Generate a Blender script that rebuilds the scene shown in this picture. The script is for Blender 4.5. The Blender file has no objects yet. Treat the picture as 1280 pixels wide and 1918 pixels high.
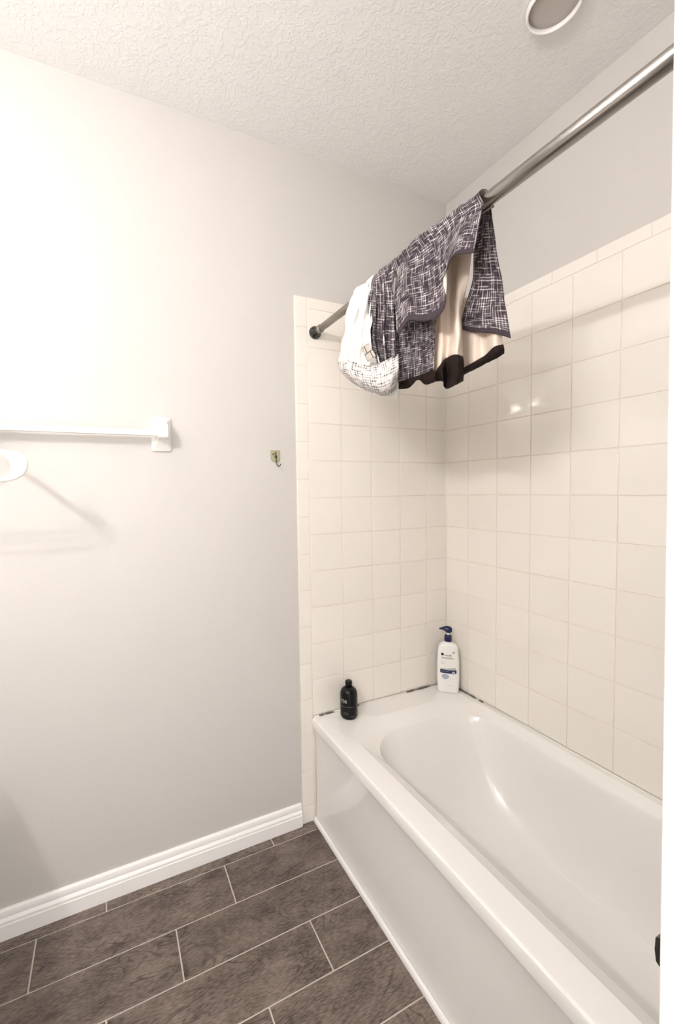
import bpy, bmesh, math, random
from mathutils import Vector, Matrix, noise

random.seed(7)
scene = bpy.context.scene
COL = scene.collection

# ------------------------------------------------------------------ camera
cam_d = bpy.data.cameras.new('camera')
cam = bpy.data.objects.new('camera', cam_d)
COL.objects.link(cam)
scene.camera = cam
_r = Vector((0.91022, -0.413817, -0.015988))
_u = Vector((0.033474, 0.035038, 0.998825))
_f = Vector((0.412771, 0.909686, -0.045744))
cam.matrix_world = Matrix(((_r.x, _u.x, -_f.x, -1.5132),
                           (_r.y, _u.y, -_f.y, -1.5659),
                           (_r.z, _u.z, -_f.z, 1.4260),
                           (0, 0, 0, 1)))
cam_d.sensor_fit = 'HORIZONTAL'
cam_d.sensor_width = 36.0
cam_d.lens = 784.1 / 1280 * 36.0
cam_d.shift_x = 83.1 / 1280          # the photograph is a crop of a wider frame
cam_d.shift_y = -5.1 / 1280
cam_d.clip_start = 0.02

# ------------------------------------------------------------------ world, exposure
world = bpy.data.worlds.new('world')
scene.world = world
world.use_nodes = True
wb = world.node_tree.nodes['Background']
wb.inputs[0].default_value = (1.0, 0.97, 0.94, 1)
wb.inputs[1].default_value = 3.6
vs = scene.view_settings
vs.view_transform = 'Standard'
vs.look = 'None'
vs.gamma = 1.0
vs.use_curve_mapping = False
vs.exposure = 0.0
BULB_STRENGTH = 790.0
BULB_COLOR = (1.0, 0.972, 0.945)
scene.cycles.max_bounces = 6
scene.cycles.diffuse_bounces = 5
scene.cycles.glossy_bounces = 4
scene.cycles.blur_glossy = 0.0
scene.cycles.sample_clamp_indirect = 40.0
scene.cycles.caustics_reflective = False
scene.cycles.caustics_refractive = False

# room dimensions
ZC = 2.775           # ceiling
XL = -2.55           # left wall
YF = -2.15           # front wall
ROW0 = 0.6167        # height of the first full horizontal tile joint
TP = 0.155           # tile pitch
ZT = 0.458           # tub rim


# ------------------------------------------------------------------ helpers
def link(name, me, mat=None, parent=None, loc=(0, 0, 0), kind=None):
    o = bpy.data.objects.new(name, me)
    COL.objects.link(o)
    o.location = loc
    if mat is not None and me is not None and not me.materials:
        me.materials.append(mat)
    if parent is not None:
        o.parent = parent
    if kind:
        o['kind'] = kind
    return o


def mesh_of(bm, name='m', smooth=False):
    me = bpy.data.meshes.new(name)
    bmesh.ops.recalc_face_normals(bm, faces=bm.faces)
    bm.to_mesh(me)
    bm.free()
    if smooth:
        for p in me.polygons:
            p.use_smooth = True
    return me


def box_bm(bm, x0, x1, y0, y1, z0, z1):
    v = [bm.verts.new((x, y, z)) for x in (x0, x1) for y in (y0, y1) for z in (z0, z1)]
    for f in ((0, 1, 3, 2), (4, 6, 7, 5), (0, 4, 5, 1), (2, 3, 7, 6), (0, 2, 6, 4), (1, 5, 7, 3)):
        bm.faces.new([v[i] for i in f])
    return bm


def box_mesh(x0, x1, y0, y1, z0, z1, bevel=0.0, seg=2):
    bm = box_bm(bmesh.new(), x0, x1, y0, y1, z0, z1)
    bmesh.ops.recalc_face_normals(bm, faces=bm.faces)
    if bevel:
        bmesh.ops.bevel(bm, geom=list(bm.edges), offset=bevel, segments=seg, profile=0.5, affect='EDGES')
    me = mesh_of(bm)
    if bevel:
        me.polygons.foreach_set('use_smooth', [True] * len(me.polygons))
        me.set_sharp_from_angle(angle=math.radians(20))
    return me


def tube_bm(bm, pts, radius, seg=12, caps=True, squash=None):
    """sweep a circle along a polyline; radius may be a list"""
    pts = [Vector(p) for p in pts]
    n = len(pts)
    rad = radius if isinstance(radius, (list, tuple)) else [radius] * n
    rings = []
    prev = None
    for i, p in enumerate(pts):
        t = (pts[min(i + 1, n - 1)] - pts[max(i - 1, 0)]).normalized()
        if prev is None:
            a = Vector((0, 0, 1)) if abs(t.z) < 0.9 else Vector((1, 0, 0))
            s = t.cross(a).normalized()
        else:
            s = (prev - t * prev.dot(t)).normalized()
        prev = s
        w = t.cross(s).normalized()
        rings.append([bm.verts.new(p + (s * math.cos(2 * math.pi * k / seg) + w * math.sin(2 * math.pi * k / seg)) * rad[i])
                      for k in range(seg)])
    for a, b in zip(rings, rings[1:]):
        for k in range(seg):
            bm.faces.new((a[k], a[(k + 1) % seg], b[(k + 1) % seg], b[k]))
    if caps:
        bm.faces.new(rings[0][::-1])
        bm.faces.new(rings[-1])
    return bm


def tube(pts, radius, seg=12):
    return mesh_of(tube_bm(bmesh.new(), pts, radius, seg), smooth=True)


def lathe_bm(bm, prof, seg=32, axis='Z', at=(0, 0, 0), scale=(1, 1)):
    """prof: list of (radius, height)"""
    at = Vector(at)
    rings = []
    for r, h in prof:
        ring = []
        for k in range(seg):
            c, s = math.cos(2 * math.pi * k / seg) * scale[0], math.sin(2 * math.pi * k / seg) * scale[1]
            if axis == 'Z':
                p = Vector((r * c, r * s, h))
            elif axis == 'Y':
                p = Vector((r * c, h, r * s))
            else:
                p = Vector((h, r * c, r * s))
            ring.append(bm.verts.new(at + p))
        rings.append(ring)
    for a, b in zip(rings, rings[1:]):
        for k in range(seg):
            bm.faces.new((a[k], a[(k + 1) % seg], b[(k + 1) % seg], b[k]))
    bm.faces.new(rings[0])
    bm.faces.new(rings[-1])
    return bm


def lathe(prof, seg=32, axis='Z', at=(0, 0, 0), scale=(1, 1), smooth=True):
    return mesh_of(lathe_bm(bmesh.new(), prof, seg, axis, at, scale), smooth=smooth)


def auto_smooth(o, deg=35):
    me = o.data
    me.polygons.foreach_set('use_smooth', [True] * len(me.polygons))
    me.set_sharp_from_angle(angle=math.radians(deg))


def thing(name, label, cat, loc=(0, 0, 0), group=None):
    o = bpy.data.objects.new(name, None)
    COL.objects.link(o)
    o.location = loc
    o['label'] = label
    o['category'] = cat
    if group:
        o['group'] = group
    return o


def tag(o, label, cat, group=None):
    o['label'] = label
    o['category'] = cat
    if group:
        o['group'] = group
    return o


# ------------------------------------------------------------------ materials
def mat_new(name):
    m = bpy.data.materials.new(name)
    m.use_nodes = True
    nt = m.node_tree
    return m, nt, nt.nodes['Principled BSDF']


def simple(name, col, rough=0.5, metal=0.0, coat=0.0, spec=0.5):
    m, nt, b = mat_new(name)
    b.inputs['Base Color'].default_value = (*col, 1)
    b.inputs['Roughness'].default_value = rough
    b.inputs['Metallic'].default_value = metal
    b.inputs['Coat Weight'].default_value = coat
    b.inputs['Specular IOR Level'].default_value = spec
    return m


def bump_noise(m, scale=100, strength=0.2, dist=0.001, detail=3, coord='Object', mul=None):
    nt = m.node_tree
    b = nt.nodes['Principled BSDF']
    tc = nt.nodes.new('ShaderNodeTexCoord')
    nz = nt.nodes.new('ShaderNodeTexNoise')
    nz.inputs['Scale'].default_value = scale
    nz.inputs['Detail'].default_value = detail
    nt.links.new(tc.outputs[coord], nz.inputs['Vector'])
    bp = nt.nodes.new('ShaderNodeBump')
    bp.inputs['Strength'].default_value = strength
    bp.inputs['Distance'].default_value = dist
    nt.links.new(nz.outputs['Fac'], bp.inputs['Height'])
    nt.links.new(bp.outputs['Normal'], b.inputs['Normal'])
    return m


PAINT = bump_noise(simple('beige wall paint', (0.595, 0.572, 0.55), 0.45, spec=0.35), 130, 0.25, 0.0015, 2)
TRIMWHITE = simple('white trim paint', (0.90, 0.885, 0.875), 0.32)
DOORWHITE = simple('white door paint', (0.88, 0.87, 0.86), 0.35)
GROUT = bump_noise(simple('tile grout', (0.78, 0.72, 0.65), 0.9), 400, 0.3, 0.0005)
FLOORGROUT = bump_noise(simple('floor grout', (0.60, 0.54, 0.48), 0.9), 400, 0.3, 0.0005)
ENAMEL = simple('white tub enamel', (0.83, 0.815, 0.795), 0.10, coat=0.3)
CHROME = simple('brushed steel', (0.34, 0.32, 0.30), 0.24, 1.0)
CHROME_IN = simple('satin steel', (0.33, 0.305, 0.27), 0.40, 1.0)
DARKMETAL = simple('dark chrome', (0.10, 0.095, 0.09), 0.25, 1.0)
CERAMIC = simple('white ceramic', (0.87, 0.86, 0.83), 0.12, coat=0.3)
PLASTIC_W = simple('white plastic', (0.86, 0.87, 0.86), 0.3)
CAULK = simple('white caulk', (0.80, 0.78, 0.74), 0.5)
MILDEW = bump_noise(simple('mildew', (0.13, 0.11, 0.09), 0.8), 300, 0.4, 0.001)


def ceiling_mat():
    m, nt, b = mat_new('knockdown ceiling')
    b.inputs['Base Color'].default_value = (0.82, 0.81, 0.80, 1)
    b.inputs['Roughness'].default_value = 0.8
    tc = nt.nodes.new('ShaderNodeTexCoord')
    n0 = nt.nodes.new('ShaderNodeTexNoise'); n0.inputs['Scale'].default_value = 22; n0.inputs['Detail'].default_value = 2
    nt.links.new(tc.outputs['Object'], n0.inputs['Vector'])
    mix = nt.nodes.new('ShaderNodeMixRGB'); mix.blend_type = 'LINEAR_LIGHT'; mix.inputs[0].default_value = 0.04
    nt.links.new(tc.outputs['Object'], mix.inputs[1]); nt.links.new(n0.outputs['Color'], mix.inputs[2])
    n1 = nt.nodes.new('ShaderNodeTexNoise'); n1.inputs['Scale'].default_value = 48; n1.inputs['Detail'].default_value = 3
    n1.inputs['Distortion'].default_value = 0.8
    nt.links.new(mix.outputs[0], n1.inputs['Vector'])
    rp = nt.nodes.new('ShaderNodeValToRGB')
    rp.color_ramp.elements[0].position = 0.46; rp.color_ramp.elements[1].position = 0.60
    nt.links.new(n1.outputs['Fac'], rp.inputs[0])
    bp = nt.nodes.new('ShaderNodeBump'); bp.inputs['Strength'].default_value = 0.30; bp.inputs['Distance'].default_value = 0.003
    nt.links.new(rp.outputs[0], bp.inputs['Height'])
    nt.links.new(bp.outputs['Normal'], b.inputs['Normal'])
    return m


def tile_mat():
    m, nt, b = mat_new('cream glazed tile')
    b.inputs['Roughness'].default_value = 0.035
    b.inputs['Specular IOR Level'].default_value = 0.75
    oi = nt.nodes.new('ShaderNodeObjectInfo')
    mx = nt.nodes.new('ShaderNodeMixRGB')
    mx.inputs[1].default_value = (0.83, 0.79, 0.735, 1)
    mx.inputs[2].default_value = (0.855, 0.815, 0.76, 1)
    nt.links.new(oi.outputs['Random'], mx.inputs[0])
    nt.links.new(mx.outputs[0], b.inputs['Base Color'])
    tc = nt.nodes.new('ShaderNodeTexCoord')
    nz = nt.nodes.new('ShaderNodeTexNoise'); nz.inputs['Scale'].default_value = 14; nz.inputs['Detail'].default_value = 1
    nt.links.new(tc.outputs['Object'], nz.inputs['Vector'])
    bp = nt.nodes.new('ShaderNodeBump'); bp.inputs['Strength'].default_value = 0.05; bp.inputs['Distance'].default_value = 0.002
    nt.links.new(nz.outputs['Fac'], bp.inputs['Height'])
    nt.links.new(bp.outputs['Normal'], b.inputs['Normal'])
    return m


def plank_mat():
    m, nt, b = mat_new('grey brown wood look tile')
    N, L = nt.nodes, nt.links
    b.inputs['Roughness'].default_value = 0.42
    tc = N.new('ShaderNodeTexCoord'); oi = N.new('ShaderNodeObjectInfo')
    mul = N.new('ShaderNodeMath'); mul.operation = 'MULTIPLY'; mul.inputs[1].default_value = 37.0
    L.new(oi.outputs['Random'], mul.inputs[0])
    cmb = N.new('ShaderNodeCombineXYZ')
    L.new(mul.outputs[0], cmb.inputs[0]); L.new(mul.outputs[0], cmb.inputs[1])
    add = N.new('ShaderNodeVectorMath'); add.operation = 'ADD'
    L.new(tc.outputs['Object'], add.inputs[0]); L.new(cmb.outputs[0], add.inputs[1])
    # contour lines of a slow stretched noise read as cathedral grain
    st = N.new('ShaderNodeVectorMath'); st.operation = 'MULTIPLY'; st.inputs[1].default_value = (2.6, 9.5, 1.0)
    L.new(add.outputs[0], st.inputs[0])
    n0 = N.new('ShaderNodeTexNoise'); n0.inputs['Scale'].default_value = 1.0; n0.inputs['Detail'].default_value = 3
    n0.inputs['Distortion'].default_value = 1.0
    L.new(st.outputs[0], n0.inputs['Vector'])
    rings = N.new('ShaderNodeMath'); rings.operation = 'MULTIPLY'; rings.inputs[1].default_value = 44.0
    L.new(n0.outputs['Fac'], rings.inputs[0])
    sn = N.new('ShaderNodeMath'); sn.operation = 'SINE'
    L.new(rings.outputs[0], sn.inputs[0])
    ab = N.new('ShaderNodeMath'); ab.operation = 'ABSOLUTE'; L.new(sn.outputs[0], ab.inputs[0])
    ln = N.new('ShaderNodeMapRange'); ln.inputs['From Max'].default_value = 0.5
    ln.inputs['To Min'].default_value = 0.42; ln.inputs['To Max'].default_value = 1.0
    L.new(ab.outputs[0], ln.inputs['Value'])
    st2 = N.new('ShaderNodeVectorMath'); st2.operation = 'MULTIPLY'; st2.inputs[1].default_value = (60.0, 260.0, 1.0)
    L.new(add.outputs[0], st2.inputs[0])
    n1 = N.new('ShaderNodeTexNoise'); n1.inputs['Scale'].default_value = 1.0; n1.inputs['Detail'].default_value = 4
    L.new(st2.outputs[0], n1.inputs['Vector'])
    st3 = N.new('ShaderNodeVectorMath'); st3.operation = 'MULTIPLY'; st3.inputs[1].default_value = (1.0, 1.9, 1.0)
    L.new(add.outputs[0], st3.inputs[0])
    n2 = N.new('ShaderNodeTexNoise'); n2.inputs['Scale'].default_value = 8.0; n2.inputs['Detail'].default_value = 6
    n2.inputs['Roughness'].default_value = 0.6
    L.new(st3.outputs[0], n2.inputs['Vector'])
    a2 = N.new('ShaderNodeMath'); a2.operation = 'ADD'
    L.new(n1.outputs['Fac'], a2.inputs[0]); L.new(n2.outputs['Fac'], a2.inputs[1])
    hf = N.new('ShaderNodeMath'); hf.operation = 'MULTIPLY'; hf.inputs[1].default_value = 0.5
    L.new(a2.outputs[0], hf.inputs[0])
    # the line work fades in and out over the plank
    n3 = N.new('ShaderNodeTexNoise'); n3.inputs['Scale'].default_value = 6.0
    L.new(add.outputs[0], n3.inputs['Vector'])
    fm = N.new('ShaderNodeMapRange'); fm.inputs['From Min'].default_value = 0.40; fm.inputs['From Max'].default_value = 0.56
    L.new(n3.outputs['Fac'], fm.inputs['Value'])
    rp = N.new('ShaderNodeValToRGB')
    e = rp.color_ramp.elements
    e[0].position = 0.37; e[0].color = (0.066, 0.048, 0.038, 1)
    e[1].position = 0.63; e[1].color = (0.262, 0.208, 0.174, 1)
    L.new(hf.outputs[0], rp.inputs[0])
    lm = N.new('ShaderNodeMixRGB'); lm.blend_type = 'MULTIPLY'
    L.new(fm.outputs[0], lm.inputs[0]); L.new(rp.outputs[0], lm.inputs[1]); L.new(ln.outputs[0], lm.inputs[2])
    # dark knots, a few per plank
    kn = N.new('ShaderNodeTexVoronoi'); kn.inputs['Scale'].default_value = 3.6
    stk = N.new('ShaderNodeVectorMath'); stk.operation = 'MULTIPLY'; stk.inputs[1].default_value = (0.7, 2.0, 1.0)
    L.new(add.outputs[0], stk.inputs[0]); L.new(stk.outputs[0], kn.inputs['Vector'])
    kr = N.new('ShaderNodeValToRGB')
    kr.color_ramp.elements[0].position = 0.02; kr.color_ramp.elements[0].color = (0.18, 0.16, 0.15, 1)
    kr.color_ramp.elements[1].position = 0.13; kr.color_ramp.elements[1].color = (1, 1, 1, 1)
    L.new(kn.outputs['Distance'], kr.inputs[0])
    mx = N.new('ShaderNodeMixRGB'); mx.blend_type = 'MULTIPLY'; mx.inputs[0].default_value = 0.8
    L.new(lm.outputs[0], mx.inputs[1]); L.new(kr.outputs[0], mx.inputs[2])
    tone = N.new('ShaderNodeMapRange'); tone.inputs['To Min'].default_value = 0.86; tone.inputs['To Max'].default_value = 1.12
    L.new(oi.outputs['Random'], tone.inputs['Value'])
    tm = N.new('ShaderNodeVectorMath'); tm.operation = 'SCALE'
    L.new(mx.outputs[0], tm.inputs[0]); L.new(tone.outputs[0], tm.inputs['Scale'])
    L.new(tm.outputs[0], b.inputs['Base Color'])
    bp = N.new('ShaderNodeBump'); bp.inputs['Strength'].default_value = 0.15; bp.inputs['Distance'].default_value = 0.001
    L.new(n1.outputs['Fac'], bp.inputs['Height']); L.new(bp.outputs['Normal'], b.inputs['Normal'])
    return m


def weave_mat(name, base, line, density=150.0, cover=0.55, rough=0.85):
    """cloth printed with broken crosshatched brush lines, laid out in the cloth's own uv (metres)"""
    m, nt, b = mat_new(name)
    N, L = nt.nodes, nt.links
    b.inputs['Roughness'].default_value = rough
    b.inputs['Specular IOR Level'].default_value = 0.2
    uv = N.new('ShaderNodeTexCoord')
    wob = N.new('ShaderNodeTexNoise'); wob.inputs['Scale'].default_value = 30; wob.inputs['Detail'].default_value = 2
    L.new(uv.outputs['UV'], wob.inputs['Vector'])
    mixv = N.new('ShaderNodeMixRGB'); mixv.blend_type = 'LINEAR_LIGHT'; mixv.inputs[0].default_value = 0.0025
    L.new(uv.outputs['UV'], mixv.inputs[1]); L.new(wob.outputs['Color'], mixv.inputs[2])
    sep = N.new('ShaderNodeSeparateXYZ')
    L.new(mixv.outputs[0], sep.inputs[0])

    def lines(a, c, seed):
        s = N.new('ShaderNodeMath'); s.operation = 'MULTIPLY'; s.inputs[1].default_value = density
        L.new(sep.outputs[a], s.inputs[0])
        fl = N.new('ShaderNodeMath'); fl.operation = 'FLOOR'; L.new(s.outputs[0], fl.inputs[0])
        fr = N.new('ShaderNodeMath'); fr.operation = 'FRACT'; L.new(s.outputs[0], fr.inputs[0])
        pp = N.new('ShaderNodeMath'); pp.operation = 'PINGPONG'; pp.inputs[1].default_value = 0.5
        L.new(fr.outputs[0], pp.inputs[0])
        sc = N.new('ShaderNodeMath'); sc.operation = 'MULTIPLY'; sc.inputs[1].default_value = 30.0
        L.new(sep.outputs[c], sc.inputs[0])
        cv = N.new('ShaderNodeCombineXYZ')
        k = N.new('ShaderNodeMath'); k.operation = 'MULTIPLY'; k.inputs[1].default_value = 7.31
        L.new(fl.outputs[0], k.inputs[0])
        L.new(k.outputs[0], cv.inputs[0]); L.new(sc.outputs[0], cv.inputs[1]); cv.inputs[2].default_value = seed
        nz = N.new('ShaderNodeTexNoise'); nz.inputs['Scale'].default_value = 1.0; nz.inputs['Detail'].default_value = 3
        L.new(cv.outputs[0], nz.inputs['Vector'])
        th = N.new('ShaderNodeMapRange')
        th.inputs['From Min'].default_value = 1.0 - cover - 0.04
        th.inputs['From Max'].default_value = 1.0 - cover + 0.12
        L.new(nz.outputs['Fac'], th.inputs['Value'])
        ln = N.new('ShaderNodeMapRange')
        ln.inputs['From Min'].default_value = 0.20; ln.inputs['From Max'].default_value = 0.36
        L.new(pp.outputs[0], ln.inputs['Value'])
        mu = N.new('ShaderNodeMath'); mu.operation = 'MULTIPLY'
        L.new(th.outputs[0], mu.inputs[0]); L.new(ln.outputs[0], mu.inputs[1])
        return mu

    a = lines(0, 1, 1.7); c = lines(1, 0, 9.2)
    ad = N.new('ShaderNodeMath'); ad.operation = 'MAXIMUM'
    L.new(a.outputs[0], ad.inputs[0]); L.new(c.outputs[0], ad.inputs[1])
    mu2 = N.new('ShaderNodeMath'); mu2.operation = 'MULTIPLY'
    L.new(a.outputs[0], mu2.inputs[0]); L.new(c.outputs[0], mu2.inputs[1])
    fac = N.new('ShaderNodeMath'); fac.operation = 'MULTIPLY_ADD'; fac.inputs[1].default_value = 0.75; fac.use_clamp = True
    L.new(mu2.outputs[0], fac.inputs[0]); 
    half = N.new('ShaderNodeMath'); half.operation = 'MULTIPLY'; half.inputs[1].default_value = 0.45
    L.new(ad.outputs[0], half.inputs[0]); L.new(half.outputs[0], fac.inputs[2])
    mx = N.new('ShaderNodeMixRGB')
    mx.inputs[1].default_value = (*base, 1); mx.inputs[2].default_value = (*line, 1)
    L.new(fac.outputs[0], mx.inputs[0])
    L.new(mx.outputs[0], b.inputs['Base Color'])
    bp = N.new('ShaderNodeBump'); bp.inputs['Strength'].default_value = 0.3; bp.inputs['Distance'].default_value = 0.001
    L.new(fac.outputs[0], bp.inputs['Height']); L.new(bp.outputs['Normal'], b.inputs['Normal'])
    return m


CEIL = ceiling_mat()
TILE = tile_mat()
PLANK = plank_mat()
CLOTH_DARK = weave_mat('plum crosshatch cloth', (0.044, 0.031, 0.042), (0.74, 0.69, 0.69), density=175.0, cover=0.51)
CLOTH_LIGHT = weave_mat('white crosshatch cloth', (0.74, 0.71, 0.69), (0.02, 0.015, 0.022), density=85.0, cover=0.56)
LINING = bump_noise(simple('cream lining', (0.70, 0.60, 0.52), 0.8, spec=0.2), 60, 0.2, 0.002)
LINER_W = bump_noise(simple('white liner', (0.85, 0.84, 0.82), 0.7, spec=0.25), 60, 0.2, 0.002)
HEM_PLUM = bump_noise(simple('plum hem', (0.055, 0.041, 0.050), 0.85, spec=0.2), 300, 0.4, 0.001)
HEM = bump_noise(simple('brown hem', (0.014, 0.007, 0.006), 0.8, spec=0.2), 260, 0.4, 0.001)
CLOTH_BACK = simple('dark cloth back', (0.035, 0.028, 0.032), 0.9, spec=0.1)

# ------------------------------------------------------------------ setting
PT = 0.008            # tile thickness; the painted wall lies this far behind the tile face
floor = link('floor', box_mesh(XL - 0.1, 0.108, YF - 1.0, 0.108, -0.10, -0.003), FLOORGROUT, kind='structure')
ceiling = link('ceiling', box_mesh(XL - 0.1, 0.108, YF - 1.0, 0.108, ZC, ZC + 0.10), CEIL, kind='structure')
wall_back = link('wall_back', box_mesh(XL - 0.1, 0.108, PT, PT + 0.10, 0, ZC), PAINT, kind='structure')
wall_right = link('wall_right', box_mesh(PT, PT + 0.10, YF, PT, 0, ZC), PAINT, kind='structure')
wall_left = link('wall_left', box_mesh(XL - 0.10, XL, YF, PT, 0, ZC), PAINT, kind='structure')
wall_alcove = link('wall_alcove', box_mesh(-0.80, PT, -1.645, -1.535, 0, ZC), PAINT, kind='structure')
# front wall with the doorway
DX0, DX1, DZ = -1.86, -1.045, 2.05
bm = bmesh.new()
box_bm(bm, XL, DX0, YF - 0.11, YF, 0, ZC)
box_bm(bm, DX1, PT, YF - 0.11, YF, 0, ZC)
box_bm(bm, DX0, DX1, YF - 0.11, YF, DZ, ZC)
wall_front = link('wall_front', mesh_of(bm), PAINT, kind='structure')
bm = bmesh.new()
box_bm(bm, DX0 - 0.06, DX0, YF, YF + 0.014, 0, DZ + 0.06)
box_bm(bm, DX1, DX1 + 0.06, YF, YF + 0.014, 0, DZ + 0.06)
box_bm(bm, DX0, DX1, YF, YF + 0.014, DZ, DZ + 0.06)
link('trim_2', mesh_of(bm), TRIMWHITE, kind='structure')

# floor planks: 155 x 615 mm wood look tiles in a third offset, running along the back wall
PW, PL_ = 0.1615, 0.6155
row_edge = [PT - 0.002, -0.0435]
while row_edge[-1] > YF - 0.02:
    row_edge.append(row_edge[-1] - PW)
ends = [-0.947, -1.152, -1.355]
cache = {}


def plank(x0, x1, y0, y1):
    g = 0.0024
    w, d = round(x1 - x0 - 2 * g, 4), round(y1 - y0 - 2 * g, 4)
    if (w, d) not in cache:
        cache[(w, d)] = box_mesh(-w / 2, w / 2, -d / 2, d / 2, -0.006, 0, 0.0012, 1)
    link('plank', cache[(w, d)], PLANK, floor, ((x0 + x1) / 2, (y0 + y1) / 2, 0))


for ri in range(len(row_edge) - 1):
    y1, y0 = row_edge[ri], row_edge[ri + 1]
    e = ends[ri % 3]
    xs = [-0.69]
    x = e
    while x > XL:
        if x < -0.69 - 0.02:
            xs.append(x)
        x -= PL_
    if e + PL_ < -0.72:
        xs.insert(1, e + PL_)
    xs.append(XL)
    xs = sorted(set(xs), reverse=True)
    for a, b_ in zip(xs, xs[1:]):
        if a - b_ > 0.03:
            plank(b_, a, y0, y1)

# wall tiles
TG = 0.0013
tcache = {}


def tile_mesh(w, h, bev=0.0018):
    key = (round(w, 4), round(h, 4))
    if key not in tcache:
        tcache[key] = box_mesh(-w / 2 + TG, w / 2 - TG, 0, PT, -h / 2 + TG, h / 2 - TG, bev, 2)
    return tcache[key]


def put_tile(parent, wall, a0, a1, z0, z1, name='tile'):
    """a0..a1 along the wall (x for the back wall, y for the right wall)"""
    me = tile_mesh(a1 - a0, z1 - z0)
    o = link(name, me, TILE, parent)
    tilt = 0.0013
    rx, rz = random.uniform(-tilt, tilt), random.uniform(-tilt, tilt)
    if wall == 'back':
        o.location = ((a0 + a1) / 2, 0, (z0 + z1) / 2)
        o.rotation_euler = (rx, 0, rz)
    else:
        o.location = (0, (a0 + a1) / 2, (z0 + z1) / 2)
        o.rotation_euler = (rx, 0, -math.pi / 2 + rz)


XC0 = -0.7436
ZTOP = ROW0 + 10 * TP            # top joint, below the narrow cap row
ZCAP = 2.212
rows_z = [(ZT + 0.004, ROW0)] + [(ROW0 + j * TP, ROW0 + (j + 1) * TP) for j in range(10)]
cols_x = [(XC0 + i * TP, XC0 + (i + 1) * TP) for i in range(4)] + [(XC0 + 4 * TP, 0.0)]
for z0, z1 in rows_z:
    for x0, x1 in cols_x:
        put_tile(wall_back, 'back', x0, x1, z0, z1)
# narrow edge column on the left, half a tile out of step, down to the floor
z = 0.0
zs = [0.0]
zz = ROW0 + TP / 2 - 4 * TP
while zz < ZCAP - 0.03:
    if zz > 0.02:
        zs.append(zz)
    zz += TP
zs.append(ZCAP)
for z0, z1 in zip(zs, zs[1:]):
    put_tile(wall_back, 'back', -0.801, XC0, z0, z1, 'edge_tile')
xs = [XC0, -0.60, -0.445, -0.29, -0.135, 0.0]
for x0, x1 in zip(xs, xs[1:]):
    put_tile(wall_back, 'back', x0, x1, ZTOP, ZCAP, 'edge_tile')
cols_y = [(-0.1386, 0.0)] + [(-(0.1386 + (k + 1) * TP), -(0.1386 + k * TP)) for k in range(9)]
for z0, z1 in rows_z:
    for y0, y1 in cols_y:
        put_tile(wall_right, 'right', y0, y1, z0, z1)
ys = [0.0] + [-(0.0615 + k * TP) for k in range(0, 10)] + [-1.5336]
for y1, y0 in zip(ys, ys[1:]):
    put_tile(wall_right, 'right', y0, y1, ZTOP, ZCAP, 'edge_tile')
link('grout', box_mesh(-0.800, -0.002, 0.0022, PT + 0.002, 0.0, ZCAP - 0.001), GROUT, wall_back)
link('grout', box_mesh(0.0022, PT + 0.002, -1.533, -0.002, ZT, ZCAP - 0.001), GROUT, wall_right)

link('caulk_bead', tube([(-0.0005, -0.0005, ZT + 0.006), (-0.0005, -0.0005, ZCAP)], 0.0042, 10), CAULK, wall_back)

# baseboard with an ogee profile along the back wall
prof = [(0, 0), (0.016, 0), (0.016, 0.048), (0.0125, 0.0495), (0.0125, 0.0525), (0.0150, 0.0545), (0.0145, 0.0600), (0.0110, 0.0660),
        (0.0085, 0.0690), (0.0085, 0.0720), (0.0105, 0.0735), (0.0105, 0.0840), (0.0085, 0.0910), (0.0050, 0.0950), (0, 0.0955)]


def baseboard(name, a, b_, nrm):
    bm = bmesh.new()
    a, b_, nrm = Vector(a), Vector(b_), Vector(nrm)
    ra = [bm.verts.new(a + nrm * d + Vector((0, 0, h))) for d, h in prof]
    rb = [bm.verts.new(b_ + nrm * d + Vector((0, 0, h))) for d, h in prof]
    n = len(prof)
    for k in range(n):
        bm.faces.new((ra[k], ra[(k + 1) % n], rb[(k + 1) % n], rb[k]))
    bm.faces.new(ra); bm.faces.new(rb[::-1])
    o = link(name, mesh_of(bm), TRIMWHITE, kind='structure')
    auto_smooth(o, 25)
    return o


baseboard('baseboard_back', (-0.803, PT, 0), (XL, PT, 0), (0, -1, 0))
baseboard('baseboard_front', (XL, YF, 0), (DX0 - 0.06, YF, 0), (0, 1, 0))

# door: white leaf standing open at a right angle, its latch edge towards the tub
DXF = -1.057
leaf_me = box_mesh(DXF, DXF + 0.035, -2.125, -1.361, 0.012, 2.035, 0.0015, 1)
door = link('door_1', leaf_me, DOORWHITE, kind='structure')
door.rotation_euler.x = -0.0075          # hangs a little out of plumb
door.location.y = -0.0108
ZL = 0.975
link('latch_plate', box_mesh(DXF + 0.005, DXF + 0.030, -1.3612, -1.3596, ZL - 0.029, ZL + 0.029, 0.0005, 1), DARKMETAL, door)
bm = bmesh.new()
pr = [(-1.360, -0.008), (-1.3572, -0.0065), (-1.3560, 0.0), (-1.3566, 0.0075), (-1.360, 0.009)]
va = [bm.verts.new((DXF + 0.003, y, ZL + z * 1.65)) for y, z in pr]
vb = [bm.verts.new((DXF + 0.020, y, ZL + z * 1.65)) for y, z in pr]
for k in range(5):
    bm.faces.new((va[k], va[(k + 1) % 5], vb[(k + 1) % 5], vb[k]))
bm.faces.new(va); bm.faces.new(vb[::-1])
link('latch_bolt', mesh_of(bm), DARKMETAL, door)
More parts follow.
